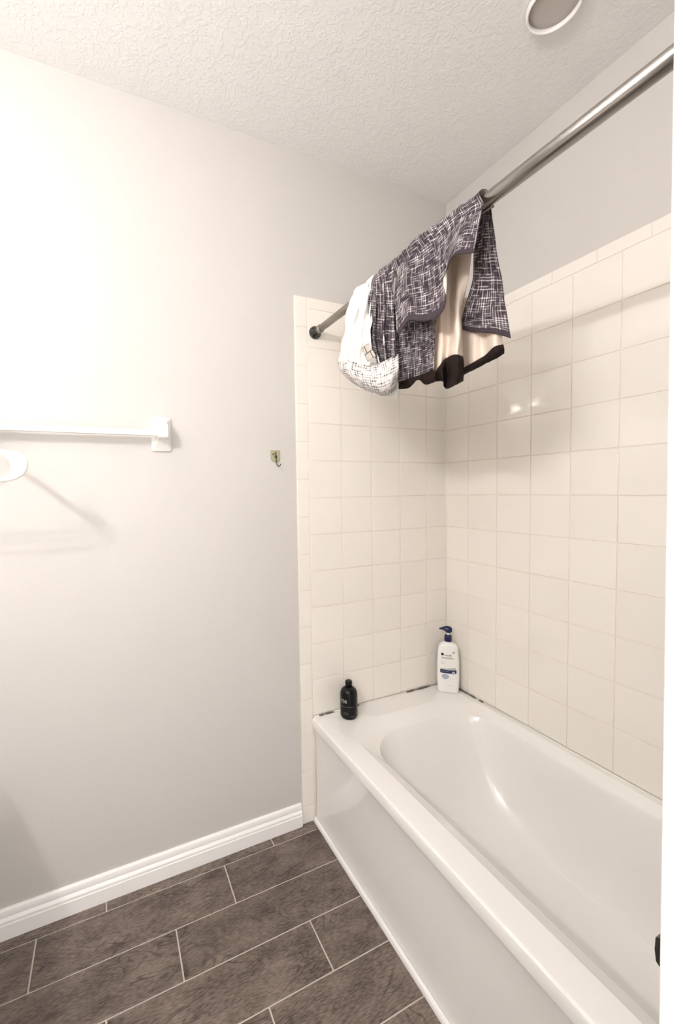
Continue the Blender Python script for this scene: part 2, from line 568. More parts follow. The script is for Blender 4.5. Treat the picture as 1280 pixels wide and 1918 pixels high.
for s, x0 in ((-1, DXF), (1, DXF + 0.035)):
    kp = [(0.032, 0.0), (0.032, 0.004), (0.026, 0.008), (0.012, 0.010), (0.011, 0.030), (0.020, 0.036), (0.027, 0.046), (0.026, 0.056), (0.016, 0.064), (0.004, 0.066)]
    link('knob', lathe([(r, s * h) for r, h in kp], 28, 'X', (x0, -1.436, ZL)), DARKMETAL, door)

# ------------------------------------------------------------------ bathtub
tub = thing('bathtub', 'white enamel alcove bathtub along the cream tiled wall', 'bathtub', (0, 0, 0))


def rrect(xa, xb, ya, yb, r, n=14, k=10):
    """rounded rectangle, fixed point count, counter clockwise from the front far corner"""
    r = min(r, (xb - xa) / 2 - 1e-4, (yb - ya) / 2 - 1e-4)
    pts = []
    cs = [((xb - r, yb - r), 0), ((xa + r, yb - r), 90), ((xa + r, ya + r), 180), ((xb - r, ya + r), 270)]
    for i, ((cx, cy), a0) in enumerate(cs):
        for j in range(n + 1):
            a = math.radians(a0 + 90 * j / n)
            pts.append((cx + r * math.cos(a), cy + r * math.sin(a)))
        (nx, ny), na = cs[(i + 1) % 4]
        e0 = pts[-1]
        e1 = (nx + r * math.cos(math.radians(na)), ny + r * math.sin(math.radians(na)))
        for j in range(1, k):
            pts.append((e0[0] + (e1[0] - e0[0]) * j / k, e0[1] + (e1[1] - e0[1]) * j / k))
    return pts


X0, X1, Y0, Y1 = -0.742, -0.001, -1.531, -0.001
# (xa, xb, ya, yb, radius, z) from the outer rim down into the basin
# xa, xb, ya, yb, r, z
basin = [
    (-0.744, -0.001, -1.531, -0.001, 0.004, 0.416),
    (-0.750, -0.001, -1.531, -0.001, 0.004, 0.420),
    (-0.751, -0.001, -1.531, -0.001, 0.004, 0.445),
    (-0.7485, -0.001, -1.531, -0.001, 0.004, 0.4530),
    (-0.7430, -0.001, -1.531, -0.001, 0.004, 0.4572),
    (-0.7370, -0.002, -1.530, -0.002, 0.005, 0.4580),
    (-0.6680, -0.024, -1.460, -0.118, 0.16, 0.4580),
    (-0.6450, -0.037, -1.437, -0.148, 0.17, 0.4455),
    (-0.6220, -0.049, -1.417, -0.178, 0.17, 0.4330),
    (-0.6190, -0.052, -1.413, -0.190, 0.17, 0.4290),
    (-0.6170, -0.056, -1.405, -0.204, 0.165, 0.4150),
    (-0.6160, -0.060, -1.398, -0.218, 0.16, 0.3900),
    (-0.6140, -0.068, -1.385, -0.248, 0.155, 0.3300),
    (-0.6090, -0.078, -1.370, -0.290, 0.15, 0.2550),
    (-0.6010, -0.092, -1.352, -0.345, 0.15, 0.1800),
    (-0.5900, -0.110, -1.332, -0.405, 0.15, 0.1300),
    (-0.5700, -0.134, -1.305, -0.480, 0.15, 0.1000),
    (-0.5400, -0.166, -1.270, -0.540, 0.14, 0.0830),
    (-0.4900, -0.215, -1.210, -0.620, 0.11, 0.0750),
    (-0.4000, -0.310, -1.100, -0.750, 0.04, 0.0720),
]
bm = bmesh.new()
rings = []
for xa, xb, ya, yb, r, z in basin:
    rings.append([bm.verts.new((x, y, z)) for x, y in rrect(xa, xb, ya, yb, r)])
for a, b_ in zip(rings, rings[1:]):
    n = len(a)
    for k in range(n):
        bm.faces.new((a[k], a[(k + 1) % n], b_[(k + 1) % n], b_[k]))
bm.faces.new(rings[-1])
basin_o = link('basin', mesh_of(bm, smooth=True), ENAMEL, tub)
auto_smooth(basin_o, 22)
# apron with a slightly dished face and rounded ends
bm = bmesh.new()
ny = 24
prev = None
for j in range(ny + 1):
    y = Y1 + (Y0 - Y1) * j / ny
    rowv = []
    for x, z in ((-0.700, 0.0), (-0.7385, 0.0), (-0.7385, 0.010), (-0.734, 0.022), (-0.731, 0.10), (-0.731, 0.30), (-0.733, 0.385), (-0.739, 0.410), (-0.742, 0.420), (-0.700, 0.420)):
        rowv.append(bm.verts.new((x, y, z)))
    if prev:
        for k in range(len(rowv) - 1):
            bm.faces.new((prev[k], prev[k + 1], rowv[k + 1], rowv[k]))
    prev = rowv
apron = link('apron', mesh_of(bm), ENAMEL, tub)
auto_smooth(apron, 40)
drain = link('drain', lathe([(0.0, 0.0), (0.030, 0.0), (0.034, 0.002), (0.034, 0.006), (0.028, 0.006), (0.026, 0.003), (0.0, 0.003)], 24, 'Z', (-0.355, -1.15, 0.0715)), CHROME, tub)
# caulk beads where rim meets tile, with blackened lengths
link('caulk_bead', tube([(-0.742, -0.0045, ZT + 0.0015), (-0.006, -0.0045, ZT + 0.0015)], 0.0034, 8), CAULK, tub)
link('caulk_bead', tube([(-0.0045, -0.006, ZT + 0.0015), (-0.0045, -1.53, ZT + 0.0015)], 0.0034, 8), CAULK, tub)


def mildew(a, b_):
    a, b_ = Vector(a), Vector(b_)
    n = 10
    pts, rad = [], []
    for i in range(n + 1):
        t = i / n
        pts.append(a.lerp(b_, t) + Vector((0, 0, random.uniform(-0.0006, 0.0006))))
        rad.append(0.0042 * (0.25 + 0.75 * math.sin(math.pi * min(max(t, 0.04), 0.96)) ** 0.4) * random.uniform(0.75, 1.1))
    bm = tube_bm(bmesh.new(), pts, rad, 8)
    link('mildew_stain', mesh_of(bm, smooth=True), MILDEW, tub)


for xa, xb in ((-0.718, -0.690), (-0.690, -0.640), (-0.565, -0.515), (-0.252, -0.20), (-0.20, -0.105)):
    mildew((xa, -0.0055, ZT + 0.0025), (xb, -0.0055, ZT + 0.0025))
for ya, yb in ((-0.085, -0.150), (-0.150, -0.195), (-0.21, -0.235)):
    mildew((-0.0055, ya, ZT + 0.0025), (-0.0055, yb, ZT + 0.0025))
# white quarter round between apron and floor
bm = bmesh.new()
pr = [(-0.7385, 0.0), (-0.7385, 0.019), (-0.741, 0.0195), (-0.7455, 0.016), (-0.7485, 0.009), (-0.749, 0.0)]
va = [bm.verts.new((x, -0.002, z)) for x, z in pr]
vb = [bm.verts.new((x, -1.534, z)) for x, z in pr]
for k in range(len(pr)):
    bm.faces.new((va[k], va[(k + 1) % len(pr)], vb[(k + 1) % len(pr)], vb[k]))
bm.faces.new(va); bm.faces.new(vb[::-1])
t1 = link('trim_1', mesh_of(bm), TRIMWHITE, kind='structure')
auto_smooth(t1, 40)

# ------------------------------------------------------------------ vanity light: the room's lamp
lampm, nt, b = mat_new('lit opal globe')
b.inputs['Base Color'].default_value = (0.9, 0.88, 0.85, 1)
b.inputs['Emission Color'].default_value = (*BULB_COLOR, 1)
b.inputs['Emission Strength'].default_value = BULB_STRENGTH
vl = thing('vanity_light', 'wall lamp with a row of lit opal globes above the vanity', 'lamp', (XL, -1.52, 2.25))
link('backplate', box_mesh(0, 0.025, -0.32, 0.32, -0.05, 0.05, 0.006, 2), CHROME, vl)
GR = 0.030
for gy in (0.19, 0.0, -0.19):
    link('arm', tube([(0.02, gy, -0.035), (0.07, gy, -0.045), (0.110, gy, -0.058), (0.125, gy, -0.056), (0.125, gy, -0.046)], 0.007, 12), CHROME, vl)
    prof_g = [(0.002, -GR)] + [(GR * math.cos(math.radians(t)), GR * math.sin(math.radians(t))) for t in (-60, -35, -12, 12, 35, 60, 80)] + [(0.002, GR)]
    link('globe', lathe(prof_g, 16, 'Z', (0.125, gy, 0)), lampm, vl)
    cup = [(0.002, -0.0300), (0.009, -0.0292), (0.012, -0.0280), (0.0135, -0.0280), (0.0135, -0.040), (0.010, -0.046), (0.002, -0.048)]
    link('socket', lathe(cup, 28, 'Z', (0.125, gy, 0)), CHROME, vl)

# vanity below it, out of the frame: its front edge shades the floor at the left
WOODV = bump_noise(simple('white vanity paint', (0.80, 0.78, 0.75), 0.4), 40, 0.05, 0.001)
STONE = simple('cream countertop', (0.78, 0.74, 0.68), 0.2)
van = thing('vanity_cabinet', 'white vanity cabinet with two doors on the wall facing the tub', 'cabinet', (XL, 0, 0))
link('body', box_mesh(0.001, 0.56, -1.86, -0.345, 0.09, 0.815), WOODV, van)
link('toe_kick', box_mesh(0.001, 0.49, -1.85, -0.355, 0.0, 0.09), WOODV, van)
for i in range(4):
    ya = -1.85 + i * 0.375
    d = link('door', box_mesh(0.56, 0.578, ya + 0.004, ya + 0.371, 0.11, 0.79, 0.003, 1), WOODV, van)
    link('knob', lathe([(0.006, 0.0), (0.006, 0.010), (0.014, 0.016), (0.013, 0.024), (0.003, 0.027)], 16, 'X', (0.578, ya + (0.34 if i % 2 == 0 else 0.035), 0.68)), DARKMETAL, d)
ct = link('countertop', box_mesh(XL + 0.001, -1.955, -1.885, -0.325, 0.8155, 0.852, 0.005, 2), STONE)
tag(ct, 'cream stone countertop lying on the white vanity cabinet', 'countertop')

# ------------------------------------------------------------------ ceiling fixture over the tub
LENS = bump_noise(simple('unlit frosted lens', (0.50, 0.46, 0.43), 0.45), 60, 0.1, 0.001)
cf = thing('ceiling_light', 'round white recessed light with unlit grey lens over the tub', 'lamp', (-0.331, -0.752, ZC))
ring_prof = [(0.0625, -0.001), (0.0640, -0.017), (0.0660, -0.0195), (0.0685, -0.0195), (0.0705, -0.017), (0.0715, -0.001)]
bm = bmesh.new()
seg = 56
rr = [[bm.verts.new((r * math.cos(2 * math.pi * k / seg), r * math.sin(2 * math.pi * k / seg), h)) for k in range(seg)] for r, h in ring_prof]
for i in range(len(rr)):
    a, b_ = rr[i], rr[(i + 1) % len(rr)]
    for k in range(seg):
        bm.faces.new((a[k], a[(k + 1) % seg], b_[(k + 1) % seg], b_[k]))
link('trim_ring', mesh_of(bm, smooth=True), TRIMWHITE, cf)
link('lens', lathe([(0.0632, -0.001), (0.0632, -0.008), (0.045, -0.0095), (0.02, -0.0105), (0.002, -0.0105)], 48, 'Z'), LENS, cf)

# ------------------------------------------------------------------ towel bar
tb = thing('towel_bar', 'white ceramic towel bar on the left part of the back wall', 'towel bar', (-1.33, PT, 1.632))


def post_mesh(flip=1):
    """shaped ceramic post: broad plate on the wall drawn out to a squarish nose that holds the bar"""
    secs = [  # depth from wall, half width, z bottom, z top, corner power
        (0.000, 0.034, -0.060, 0.060, 0.008),
        (0.007, 0.034, -0.060, 0.060, 0.008),
        (0.011, 0.0315, -0.056, 0.0575, 0.008),
        (0.022, 0.0225, -0.036, 0.050, 0.006),
        (0.034, 0.0190, -0.0235, 0.042, 0.005),
        (0.068, 0.0180, -0.0185, 0.024, 0.005),
        (0.073, 0.0150, -0.0155, 0.020, 0.005)]
    bm = bmesh.new()
    rings = []
    for d, hw, zb, zt, r in secs:
        pts = rrect(-hw, hw, zb, zt, r, n=4, k=3)
        rings.append([bm.verts.new((x, -d, z)) for x, z in pts])
    for a, b_ in zip(rings, rings[1:]):
        n = len(a)
        for k in range(n):
            bm.faces.new((a[k], a[(k + 1) % n], b_[(k + 1) % n], b_[k]))
    bm.faces.new(rings[0]); bm.faces.new(rings[-1])
    return mesh_of(bm, smooth=True)


pm = post_mesh()
p1 = link('post', pm, CERAMIC, tb); auto_smooth(p1, 22)
link('post', pm, CERAMIC, tb, (-0.525, 0, 0))
link('bar', box_mesh(-0.515, -0.010, -0.062, -0.042, -0.012, 0.008, 0.003, 2), CERAMIC, tb)

# ------------------------------------------------------------------ adhesive hook
hk = thing('adhesive_hook', 'small greenish adhesive wall hook between towel bar and tile edge', 'hook', (-0.8925, PT, 1.562))
PLATE = simple('clear greenish plastic', (0.40, 0.385, 0.26), 0.25)
HOOKM = simple('dark hook metal', (0.10, 0.085, 0.06), 0.35, 0.8)
bm = bmesh.new()
out = [(-0.0205, 0.024), (0.0205, 0.026), (0.0205, -0.012), (0.014, -0.021), (0.0, -0.0255), (-0.012, -0.021), (-0.019, -0.012)]
va = [bm.verts.new((x, -0.0005, z)) for x, z in out]
vb = [bm.verts.new((x * 0.95, -0.0030, z * 0.95)) for x, z in out]
for k in range(len(out)):
    bm.faces.new((va[k], va[(k + 1) % len(out)], vb[(k + 1) % len(out)], vb[k]))
bm.faces.new(va); bm.faces.new(vb[::-1])
link('plate', mesh_of(bm), PLATE, hk)
link('hook', tube([(0.003, -0.004, 0.018), (-0.002, -0.006, 0.010), (0.002, -0.006, 0.0), (0.001, -0.007, -0.014), (0.002, -0.008, -0.028), (0.004, -0.013, -0.037), (0.007, -0.020, -0.0405), (0.011, -0.026, -0.036), (0.012, -0.027, -0.031)], 0.0021, 8), HOOKM, hk)
link('stud', lathe([(0.0055, 0.0), (0.0055, -0.003), (0.003, -0.005), (0.001, -0.0052)], 14, 'Y', (0.001, -0.003, -0.001)), HOOKM, hk)
link('strap', box_mesh(-0.006, 0.006, -0.0042, -0.0032, 0.011, 0.0145, 0.0004, 1), HOOKM, hk).rotation_euler = (0, -0.75, 0)

# ------------------------------------------------------------------ hanger and the short wall rod it hangs from
vr = thing('valet_rod', 'short steel rod standing out of the back wall for hangers', 'rod', (-1.91, PT, 1.745))
link('rod', tube([(0, 0, 0), (0, -0.30, 0)], 0.006, 12), CHROME, vr)
link('tip', lathe([(0.004, -0.310), (0.008, -0.308), (0.009, -0.303), (0.008, -0.298), (0.006, -0.296)], 14, 'Y'), CHROME, vr)
link('flange', lathe([(0.017, 0.0), (0.017, -0.004), (0.012, -0.008), (0.007, -0.010)], 20, 'Y'), CHROME, vr)
hg = thing('coat_hanger', 'white plastic coat hanger, only one rounded shoulder end in view', 'hanger', (-1.91, -0.285, 1.745))
half = [(0.0, -0.083), (0.05, -0.121), (0.10, -0.163), (0.135, -0.196), (0.150, -0.2085), (0.165, -0.2125), (0.185, -0.2145), (0.199, -0.221), (0.2065, -0.235), (0.206, -0.250),
        (0.198, -0.264), (0.183, -0.274), (0.160, -0.280), (0.12, -0.2825), (0.0, -0.283)]
loop = half + [(-x, z) for x, z in reversed(half[1:-1])]
bm = tube_bm(bmesh.new(), [(x, 0, z) for x, z in loop + loop[:1]], 0.0070, 12)
link('body', mesh_of(bm, smooth=True), PLASTIC_W, hg)
for s in (-1, 1):
    web = [(0.152, -0.122), (0.165, -0.122), (0.185, -0.125), (0.199, -0.132), (0.206, -0.146), (0.2055, -0.160), (0.198, -0.173), (0.183, -0.183), (0.165, -0.187), (0.172, -0.175), (0.176, -0.158), (0.172, -0.140), (0.162, -0.130)]
    bm = bmesh.new()
    va = [bm.verts.new((s * x, -0.0014, z - 0.0895)) for x, z in web]
    vb = [bm.verts.new((s * x, 0.0014, z - 0.0895)) for x, z in web]
    for k in range(len(web)):
        bm.faces.new((va[k], va[(k + 1) % len(web)], vb[(k + 1) % len(web)], vb[k]))
    bm.faces.new(va); bm.faces.new(vb[::-1])
    link('shoulder_web', mesh_of(bm), PLASTIC_W, hg)
hookp = [(0, 0, -0.083), (0, 0, -0.045), (0.002, 0, -0.036), (0.012, 0, -0.026), (0.021, 0, -0.012), (0.022, 0, -0.001), (0.017, 0, 0.010), (0.006, 0, 0.0155), (-0.005, 0, 0.0125), (-0.012, 0, 0.004), (-0.0135, 0, -0.004)]
hookp = [(x - 0.005, y, z - 0.0055) if i > 2 else (x, y, z) for i, (x, y, z) in enumerate(hookp)]
link('hook', tube(hookp, 0.0036, 10), PLASTIC_W, hg)

# ------------------------------------------------------------------ shower rod
RX, RZ = -0.710, 2.072
sr = thing('shower_rod', 'steel shower curtain rod reaching across above the tub', 'curtain rod', (RX, 0, RZ))
link('outer_tube', tube([(0, -0.34, 0), (0, -1.515, 0)], 0.0158, 24), CHROME, sr)
link('inner_tube', tube([(0, -0.012, 0), (0, -0.36, 0)], 0.0138, 24), CHROME_IN, sr)
link('collar', lathe([(0.0138, -0.040), (0.0165, -0.042), (0.0165, -0.054), (0.0138, -0.056)], 24, 'Y'), CHROME_IN, sr)
link('end_flange', lathe([(0.026, 0.0), (0.026, -0.006), (0.024, -0.011), (0.017, -0.016), (0.015, -0.028), (0.0135, -0.029)], 28, 'Y'), DARKMETAL, sr)
link('end_flange', lathe([(0.026, -1.533), (0.026, -1.527), (0.024, -1.522), (0.017, -1.517), (0.015, -1.505), (0.0135, -1.504)], 28, 'Y'), DARKMETAL, sr)

GRIDS = {
    'front_flap': [
        [(-0.682, -0.541, 2.068), (-0.682, -0.584, 2.080), (-0.682, -0.625, 2.085), (-0.682, -0.661, 2.086), (-0.682, -0.697, 2.084), (-0.682, -0.735, 2.081), (-0.682, -0.775, 2.078), (-0.682, -0.816, 2.072), (-0.682, -0.855, 2.067)],
        [(-0.692, -0.541, 2.093), (-0.692, -0.584, 2.098), (-0.692, -0.625, 2.103), (-0.692, -0.661, 2.104), (-0.692, -0.697, 2.102), (-0.692, -0.735, 2.099), (-0.692, -0.775, 2.096), (-0.692, -0.816, 2.093), (-0.692, -0.855, 2.093)],
        [(-0.711, -0.541, 2.099), (-0.711, -0.584, 2.102), (-0.711, -0.625, 2.107), (-0.711, -0.661, 2.108), (-0.711, -0.697, 2.106), (-0.711, -0.735, 2.103), (-0.711, -0.775, 2.100), (-0.711, -0.816, 2.099), (-0.711, -0.855, 2.099)],
        [(-0.729, -0.541, 2.087), (-0.729, -0.584, 2.094), (-0.729, -0.625, 2.099), (-0.729, -0.661, 2.100), (-0.729, -0.697, 2.098), (-0.729, -0.735, 2.095), (-0.729, -0.775, 2.092), (-0.729, -0.816, 2.087), (-0.729, -0.855, 2.087)],
        [(-0.737, -0.566, 2.039), (-0.737, -0.610, 2.051), (-0.737, -0.658, 2.049), (-0.737, -0.697, 2.047), (-0.737, -0.733, 2.046), (-0.737, -0.763, 2.050), (-0.737, -0.793, 2.056), (-0.737, -0.831, 2.058), (-0.737, -0.872, 2.050)],
        [(-0.744, -0.571, 2.002), (-0.737, -0.607, 2.021), (-0.753, -0.680, 2.000), (-0.737, -0.704, 2.008), (-0.751, -0.755, 1.998), (-0.737, -0.765, 2.018), (-0.744, -0.793, 2.028), (-0.737, -0.823, 2.043), (-0.737, -0.866, 2.032)],
        [(-0.755, -0.583, 1.961), (-0.741, -0.611, 1.987), (-0.765, -0.696, 1.957), (-0.743, -0.717, 1.965), (-0.762, -0.772, 1.955), (-0.741, -0.770, 1.984), (-0.755, -0.797, 1.997), (-0.742, -0.819, 2.024), (-0.744, -0.868, 2.009)],
        [(-0.762, -0.595, 1.922), (-0.751, -0.626, 1.946), (-0.769, -0.705, 1.919), (-0.753, -0.734, 1.921), (-0.767, -0.781, 1.917), (-0.751, -0.780, 1.946), (-0.762, -0.797, 1.969), (-0.749, -0.817, 2.003), (-0.751, -0.868, 1.986)],
        [(-0.766, -0.605, 1.884), (-0.762, -0.645, 1.906), (-0.768, -0.707, 1.885), (-0.763, -0.748, 1.879), (-0.768, -0.783, 1.884), (-0.762, -0.790, 1.910), (-0.766, -0.793, 1.943), (-0.754, -0.813, 1.984), (-0.755, -0.867, 1.964)],
        [(-0.767, -0.614, 1.848), (-0.767, -0.657, 1.870), (-0.767, -0.709, 1.851), (-0.767, -0.756, 1.841), (-0.767, -0.783, 1.851), (-0.767, -0.792, 1.878), (-0.767, -0.787, 1.919), (-0.755, -0.805, 1.967), (-0.755, -0.862, 1.946)],
    ],
    'side_panel': [
        [(-0.684, -0.825, 2.111), (-0.684, -0.831, 2.108), (-0.684, -0.837, 2.103), (-0.684, -0.842, 2.097), (-0.684, -0.845, 2.092)],
        [(-0.672, -0.806, 2.066), (-0.674, -0.816, 2.063), (-0.677, -0.829, 2.056), (-0.674, -0.835, 2.053), (-0.676, -0.844, 2.046)],
        [(-0.660, -0.778, 2.011), (-0.665, -0.798, 2.002), (-0.676, -0.823, 1.989), (-0.665, -0.831, 1.989), (-0.672, -0.852, 1.977)],
        [(-0.654, -0.765, 1.943), (-0.659, -0.789, 1.931), (-0.670, -0.822, 1.914), (-0.659, -0.837, 1.910), (-0.666, -0.863, 1.897)],
        [(-0.650, -0.732, 1.883), (-0.654, -0.765, 1.868), (-0.663, -0.805, 1.852), (-0.654, -0.832, 1.844), (-0.660, -0.870, 1.828)],
        [(-0.649, -0.725, 1.842), (-0.652, -0.759, 1.824), (-0.657, -0.801, 1.806), (-0.652, -0.834, 1.793), (-0.655, -0.877, 1.768)],
    ],
    'lining_fold': [
        [(-0.672, -0.654, 2.075), (-0.672, -0.693, 2.075), (-0.672, -0.722, 2.074), (-0.672, -0.750, 2.065), (-0.672, -0.783, 2.060)],
        [(-0.674, -0.656, 1.973), (-0.686, -0.702, 1.972), (-0.675, -0.715, 1.974), (-0.688, -0.752, 1.962), (-0.674, -0.777, 1.966)],
        [(-0.678, -0.656, 1.886), (-0.702, -0.707, 1.878), (-0.680, -0.715, 1.885), (-0.706, -0.767, 1.867), (-0.678, -0.760, 1.881)],
        [(-0.686, -0.662, 1.811), (-0.710, -0.716, 1.805), (-0.688, -0.723, 1.816), (-0.714, -0.778, 1.797), (-0.686, -0.765, 1.803)],
        [(-0.690, -0.665, 1.732), (-0.714, -0.716, 1.744), (-0.692, -0.720, 1.765), (-0.718, -0.775, 1.754), (-0.690, -0.772, 1.753)],
    ],
    'lining_fold_hem': [
        [(-0.690, -0.665, 1.732), (-0.714, -0.716, 1.744), (-0.692, -0.720, 1.765), (-0.718, -0.775, 1.754), (-0.690, -0.772, 1.753)],
        [(-0.693, -0.670, 1.719), (-0.717, -0.723, 1.731), (-0.695, -0.727, 1.752), (-0.721, -0.780, 1.742), (-0.693, -0.777, 1.739)],
        [(-0.684, -0.664, 1.716), (-0.708, -0.720, 1.706), (-0.686, -0.710, 1.719), (-0.712, -0.773, 1.708), (-0.684, -0.768, 1.715)],
        [(-0.670, -0.657, 1.733), (-0.694, -0.705, 1.708), (-0.672, -0.695, 1.692), (-0.698, -0.754, 1.686), (-0.670, -0.753, 1.699)],
    ],
    'lining_edge': [
        [(-0.640, -0.712, 1.927), (-0.640, -0.754, 1.917), (-0.640, -0.787, 1.907), (-0.640, -0.819, 1.896), (-0.640, -0.848, 1.884)],
        [(-0.636, -0.712, 1.844), (-0.644, -0.758, 1.838), (-0.635, -0.783, 1.835), (-0.646, -0.825, 1.821), (-0.636, -0.843, 1.816)],
        [(-0.634, -0.714, 1.787), (-0.650, -0.765, 1.786), (-0.632, -0.782, 1.791), (-0.654, -0.833, 1.782), (-0.634, -0.839, 1.785)],
        [(-0.637, -0.721, 1.743), (-0.653, -0.771, 1.744), (-0.635, -0.788, 1.757), (-0.657, -0.836, 1.761), (-0.637, -0.843, 1.766)],
    ],
    'lining_edge_hem': [
        [(-0.642, -0.722, 1.742), (-0.658, -0.776, 1.742), (-0.640, -0.793, 1.755), (-0.662, -0.840, 1.759), (-0.642, -0.849, 1.765)],
        [(-0.646, -0.728, 1.729), (-0.662, -0.781, 1.729), (-0.644, -0.798, 1.741), (-0.666, -0.847, 1.742), (-0.646, -0.855, 1.751)],
        [(-0.632, -0.716, 1.726), (-0.648, -0.770, 1.726), (-0.630, -0.787, 1.737), (-0.652, -0.836, 1.733), (-0.632, -0.844, 1.745)],
    ],
    'lower_panel': [
        [(-0.722, -0.553, 1.979), (-0.712, -0.590, 1.980), (-0.730, -0.656, 1.956), (-0.712, -0.667, 1.962), (-0.726, -0.714, 1.945)],
        [(-0.722, -0.552, 1.903), (-0.712, -0.590, 1.900), (-0.730, -0.656, 1.876), (-0.712, -0.667, 1.877), (-0.726, -0.712, 1.869)],
        [(-0.722, -0.551, 1.826), (-0.712, -0.589, 1.822), (-0.730, -0.655, 1.805), (-0.712, -0.666, 1.810), (-0.726, -0.710, 1.802)],
        [(-0.722, -0.553, 1.736), (-0.712, -0.584, 1.740), (-0.730, -0.649, 1.732), (-0.712, -0.662, 1.738), (-0.726, -0.708, 1.734)],
    ],
    'lower_panel_hem': [
        [(-0.722, -0.553, 1.736), (-0.712, -0.584, 1.740), (-0.730, -0.649, 1.732), (-0.712, -0.662, 1.738), (-0.726, -0.708, 1.734)],
        [(-0.726, -0.558, 1.725), (-0.716, -0.589, 1.725), (-0.734, -0.651, 1.721), (-0.716, -0.666, 1.719), (-0.730, -0.716, 1.716)],
        [(-0.714, -0.545, 1.721), (-0.704, -0.581, 1.717), (-0.722, -0.641, 1.723), (-0.704, -0.651, 1.710), (-0.718, -0.705, 1.704)],
    ],
    'liner': [
        [(-0.688, -0.392, 2.078), (-0.688, -0.404, 2.078), (-0.688, -0.416, 2.078), (-0.688, -0.427, 2.078), (-0.688, -0.439, 2.078), (-0.688, -0.447, 2.078)],
        [(-0.697, -0.392, 2.094), (-0.697, -0.404, 2.094), (-0.697, -0.416, 2.094), (-0.697, -0.427, 2.094), (-0.697, -0.439, 2.094), (-0.697, -0.447, 2.094)],
        [(-0.712, -0.392, 2.100), (-0.712, -0.404, 2.100), (-0.712, -0.416, 2.100), (-0.712, -0.427, 2.100), (-0.712, -0.439, 2.100), (-0.712, -0.447, 2.100)],
        [(-0.732, -0.392, 2.090), (-0.732, -0.404, 2.090), (-0.732, -0.416, 2.090), (-0.732, -0.427, 2.090), (-0.732, -0.439, 2.090), (-0.732, -0.447, 2.090)],
        [(-0.738, -0.349, 2.093), (-0.738, -0.394, 2.074), (-0.738, -0.404, 2.073), (-0.740, -0.438, 2.056), (-0.738, -0.439, 2.058), (-0.738, -0.459, 2.048)],
        [(-0.738, -0.308, 2.050), (-0.754, -0.385, 2.014), (-0.738, -0.382, 2.019), (-0.760, -0.440, 1.993), (-0.738, -0.428, 2.003), (-0.746, -0.460, 1.990)],
        [(-0.738, -0.285, 2.001), (-0.764, -0.367, 1.963), (-0.748, -0.371, 1.962), (-0.770, -0.436, 1.935), (-0.748, -0.433, 1.943), (-0.756, -0.471, 1.933)],
        [(-0.738, -0.268, 1.932), (-0.772, -0.352, 1.894), (-0.756, -0.360, 1.890), (-0.778, -0.429, 1.866), (-0.756, -0.429, 1.874), (-0.764, -0.471, 1.869)],
        [(-0.738, -0.231, 1.887), (-0.764, -0.324, 1.847), (-0.748, -0.339, 1.837), (-0.770, -0.419, 1.810), (-0.748, -0.434, 1.811), (-0.756, -0.492, 1.805)],
    ],
    'pleats': [
        [(-0.688, -0.430, 2.078), (-0.688, -0.450, 2.078), (-0.688, -0.467, 2.078), (-0.688, -0.483, 2.078), (-0.688, -0.499, 2.078), (-0.688, -0.520, 2.078), (-0.688, -0.550, 2.078)],
        [(-0.697, -0.430, 2.093), (-0.697, -0.450, 2.093), (-0.697, -0.467, 2.093), (-0.697, -0.483, 2.093), (-0.697, -0.499, 2.093), (-0.697, -0.520, 2.093), (-0.697, -0.550, 2.093)],
        [(-0.712, -0.430, 2.098), (-0.712, -0.450, 2.098), (-0.712, -0.467, 2.098), (-0.712, -0.483, 2.098), (-0.712, -0.499, 2.098), (-0.712, -0.520, 2.098), (-0.712, -0.550, 2.098)],
        [(-0.732, -0.430, 2.088), (-0.732, -0.450, 2.088), (-0.732, -0.467, 2.088), (-0.732, -0.483, 2.088), (-0.732, -0.499, 2.088), (-0.732, -0.520, 2.088), (-0.732, -0.550, 2.088)],
        [(-0.738, -0.426, 2.048), (-0.742, -0.472, 2.027), (-0.738, -0.471, 2.031), (-0.742, -0.515, 2.013), (-0.738, -0.514, 2.018), (-0.742, -0.556, 2.000), (-0.738, -0.556, 2.007)],
        [(-0.738, -0.431, 1.995), (-0.752, -0.486, 1.968), (-0.738, -0.474, 1.975), (-0.752, -0.529, 1.948), (-0.738, -0.520, 1.956), (-0.752, -0.571, 1.932), (-0.738, -0.565, 1.938)],
        [(-0.738, -0.423, 1.931), (-0.755, -0.481, 1.899), (-0.738, -0.472, 1.903), (-0.755, -0.529, 1.878), (-0.738, -0.523, 1.884), (-0.755, -0.577, 1.862), (-0.738, -0.571, 1.868)],
        [(-0.738, -0.444, 1.857), (-0.758, -0.501, 1.834), (-0.738, -0.489, 1.837), (-0.758, -0.543, 1.816), (-0.738, -0.531, 1.821), (-0.758, -0.583, 1.802), (-0.738, -0.577, 1.806)],
        [(-0.738, -0.462, 1.802), (-0.755, -0.515, 1.783), (-0.738, -0.501, 1.786), (-0.755, -0.551, 1.768), (-0.738, -0.537, 1.771), (-0.755, -0.584, 1.757), (-0.738, -0.572, 1.762)],
    ],
    'wrapped_end': [
        [(-0.732, -0.231, 1.898), (-0.762, -0.359, 1.851), (-0.766, -0.461, 1.809), (-0.766, -0.512, 1.798), (-0.762, -0.561, 1.799), (-0.742, -0.582, 1.811)],
        [(-0.755, -0.266, 1.863), (-0.785, -0.389, 1.816), (-0.789, -0.483, 1.778), (-0.789, -0.549, 1.764), (-0.785, -0.599, 1.763), (-0.765, -0.613, 1.773)],
        [(-0.760, -0.296, 1.829), (-0.790, -0.412, 1.783), (-0.794, -0.496, 1.749), (-0.794, -0.561, 1.730), (-0.790, -0.608, 1.731), (-0.770, -0.619, 1.745)],
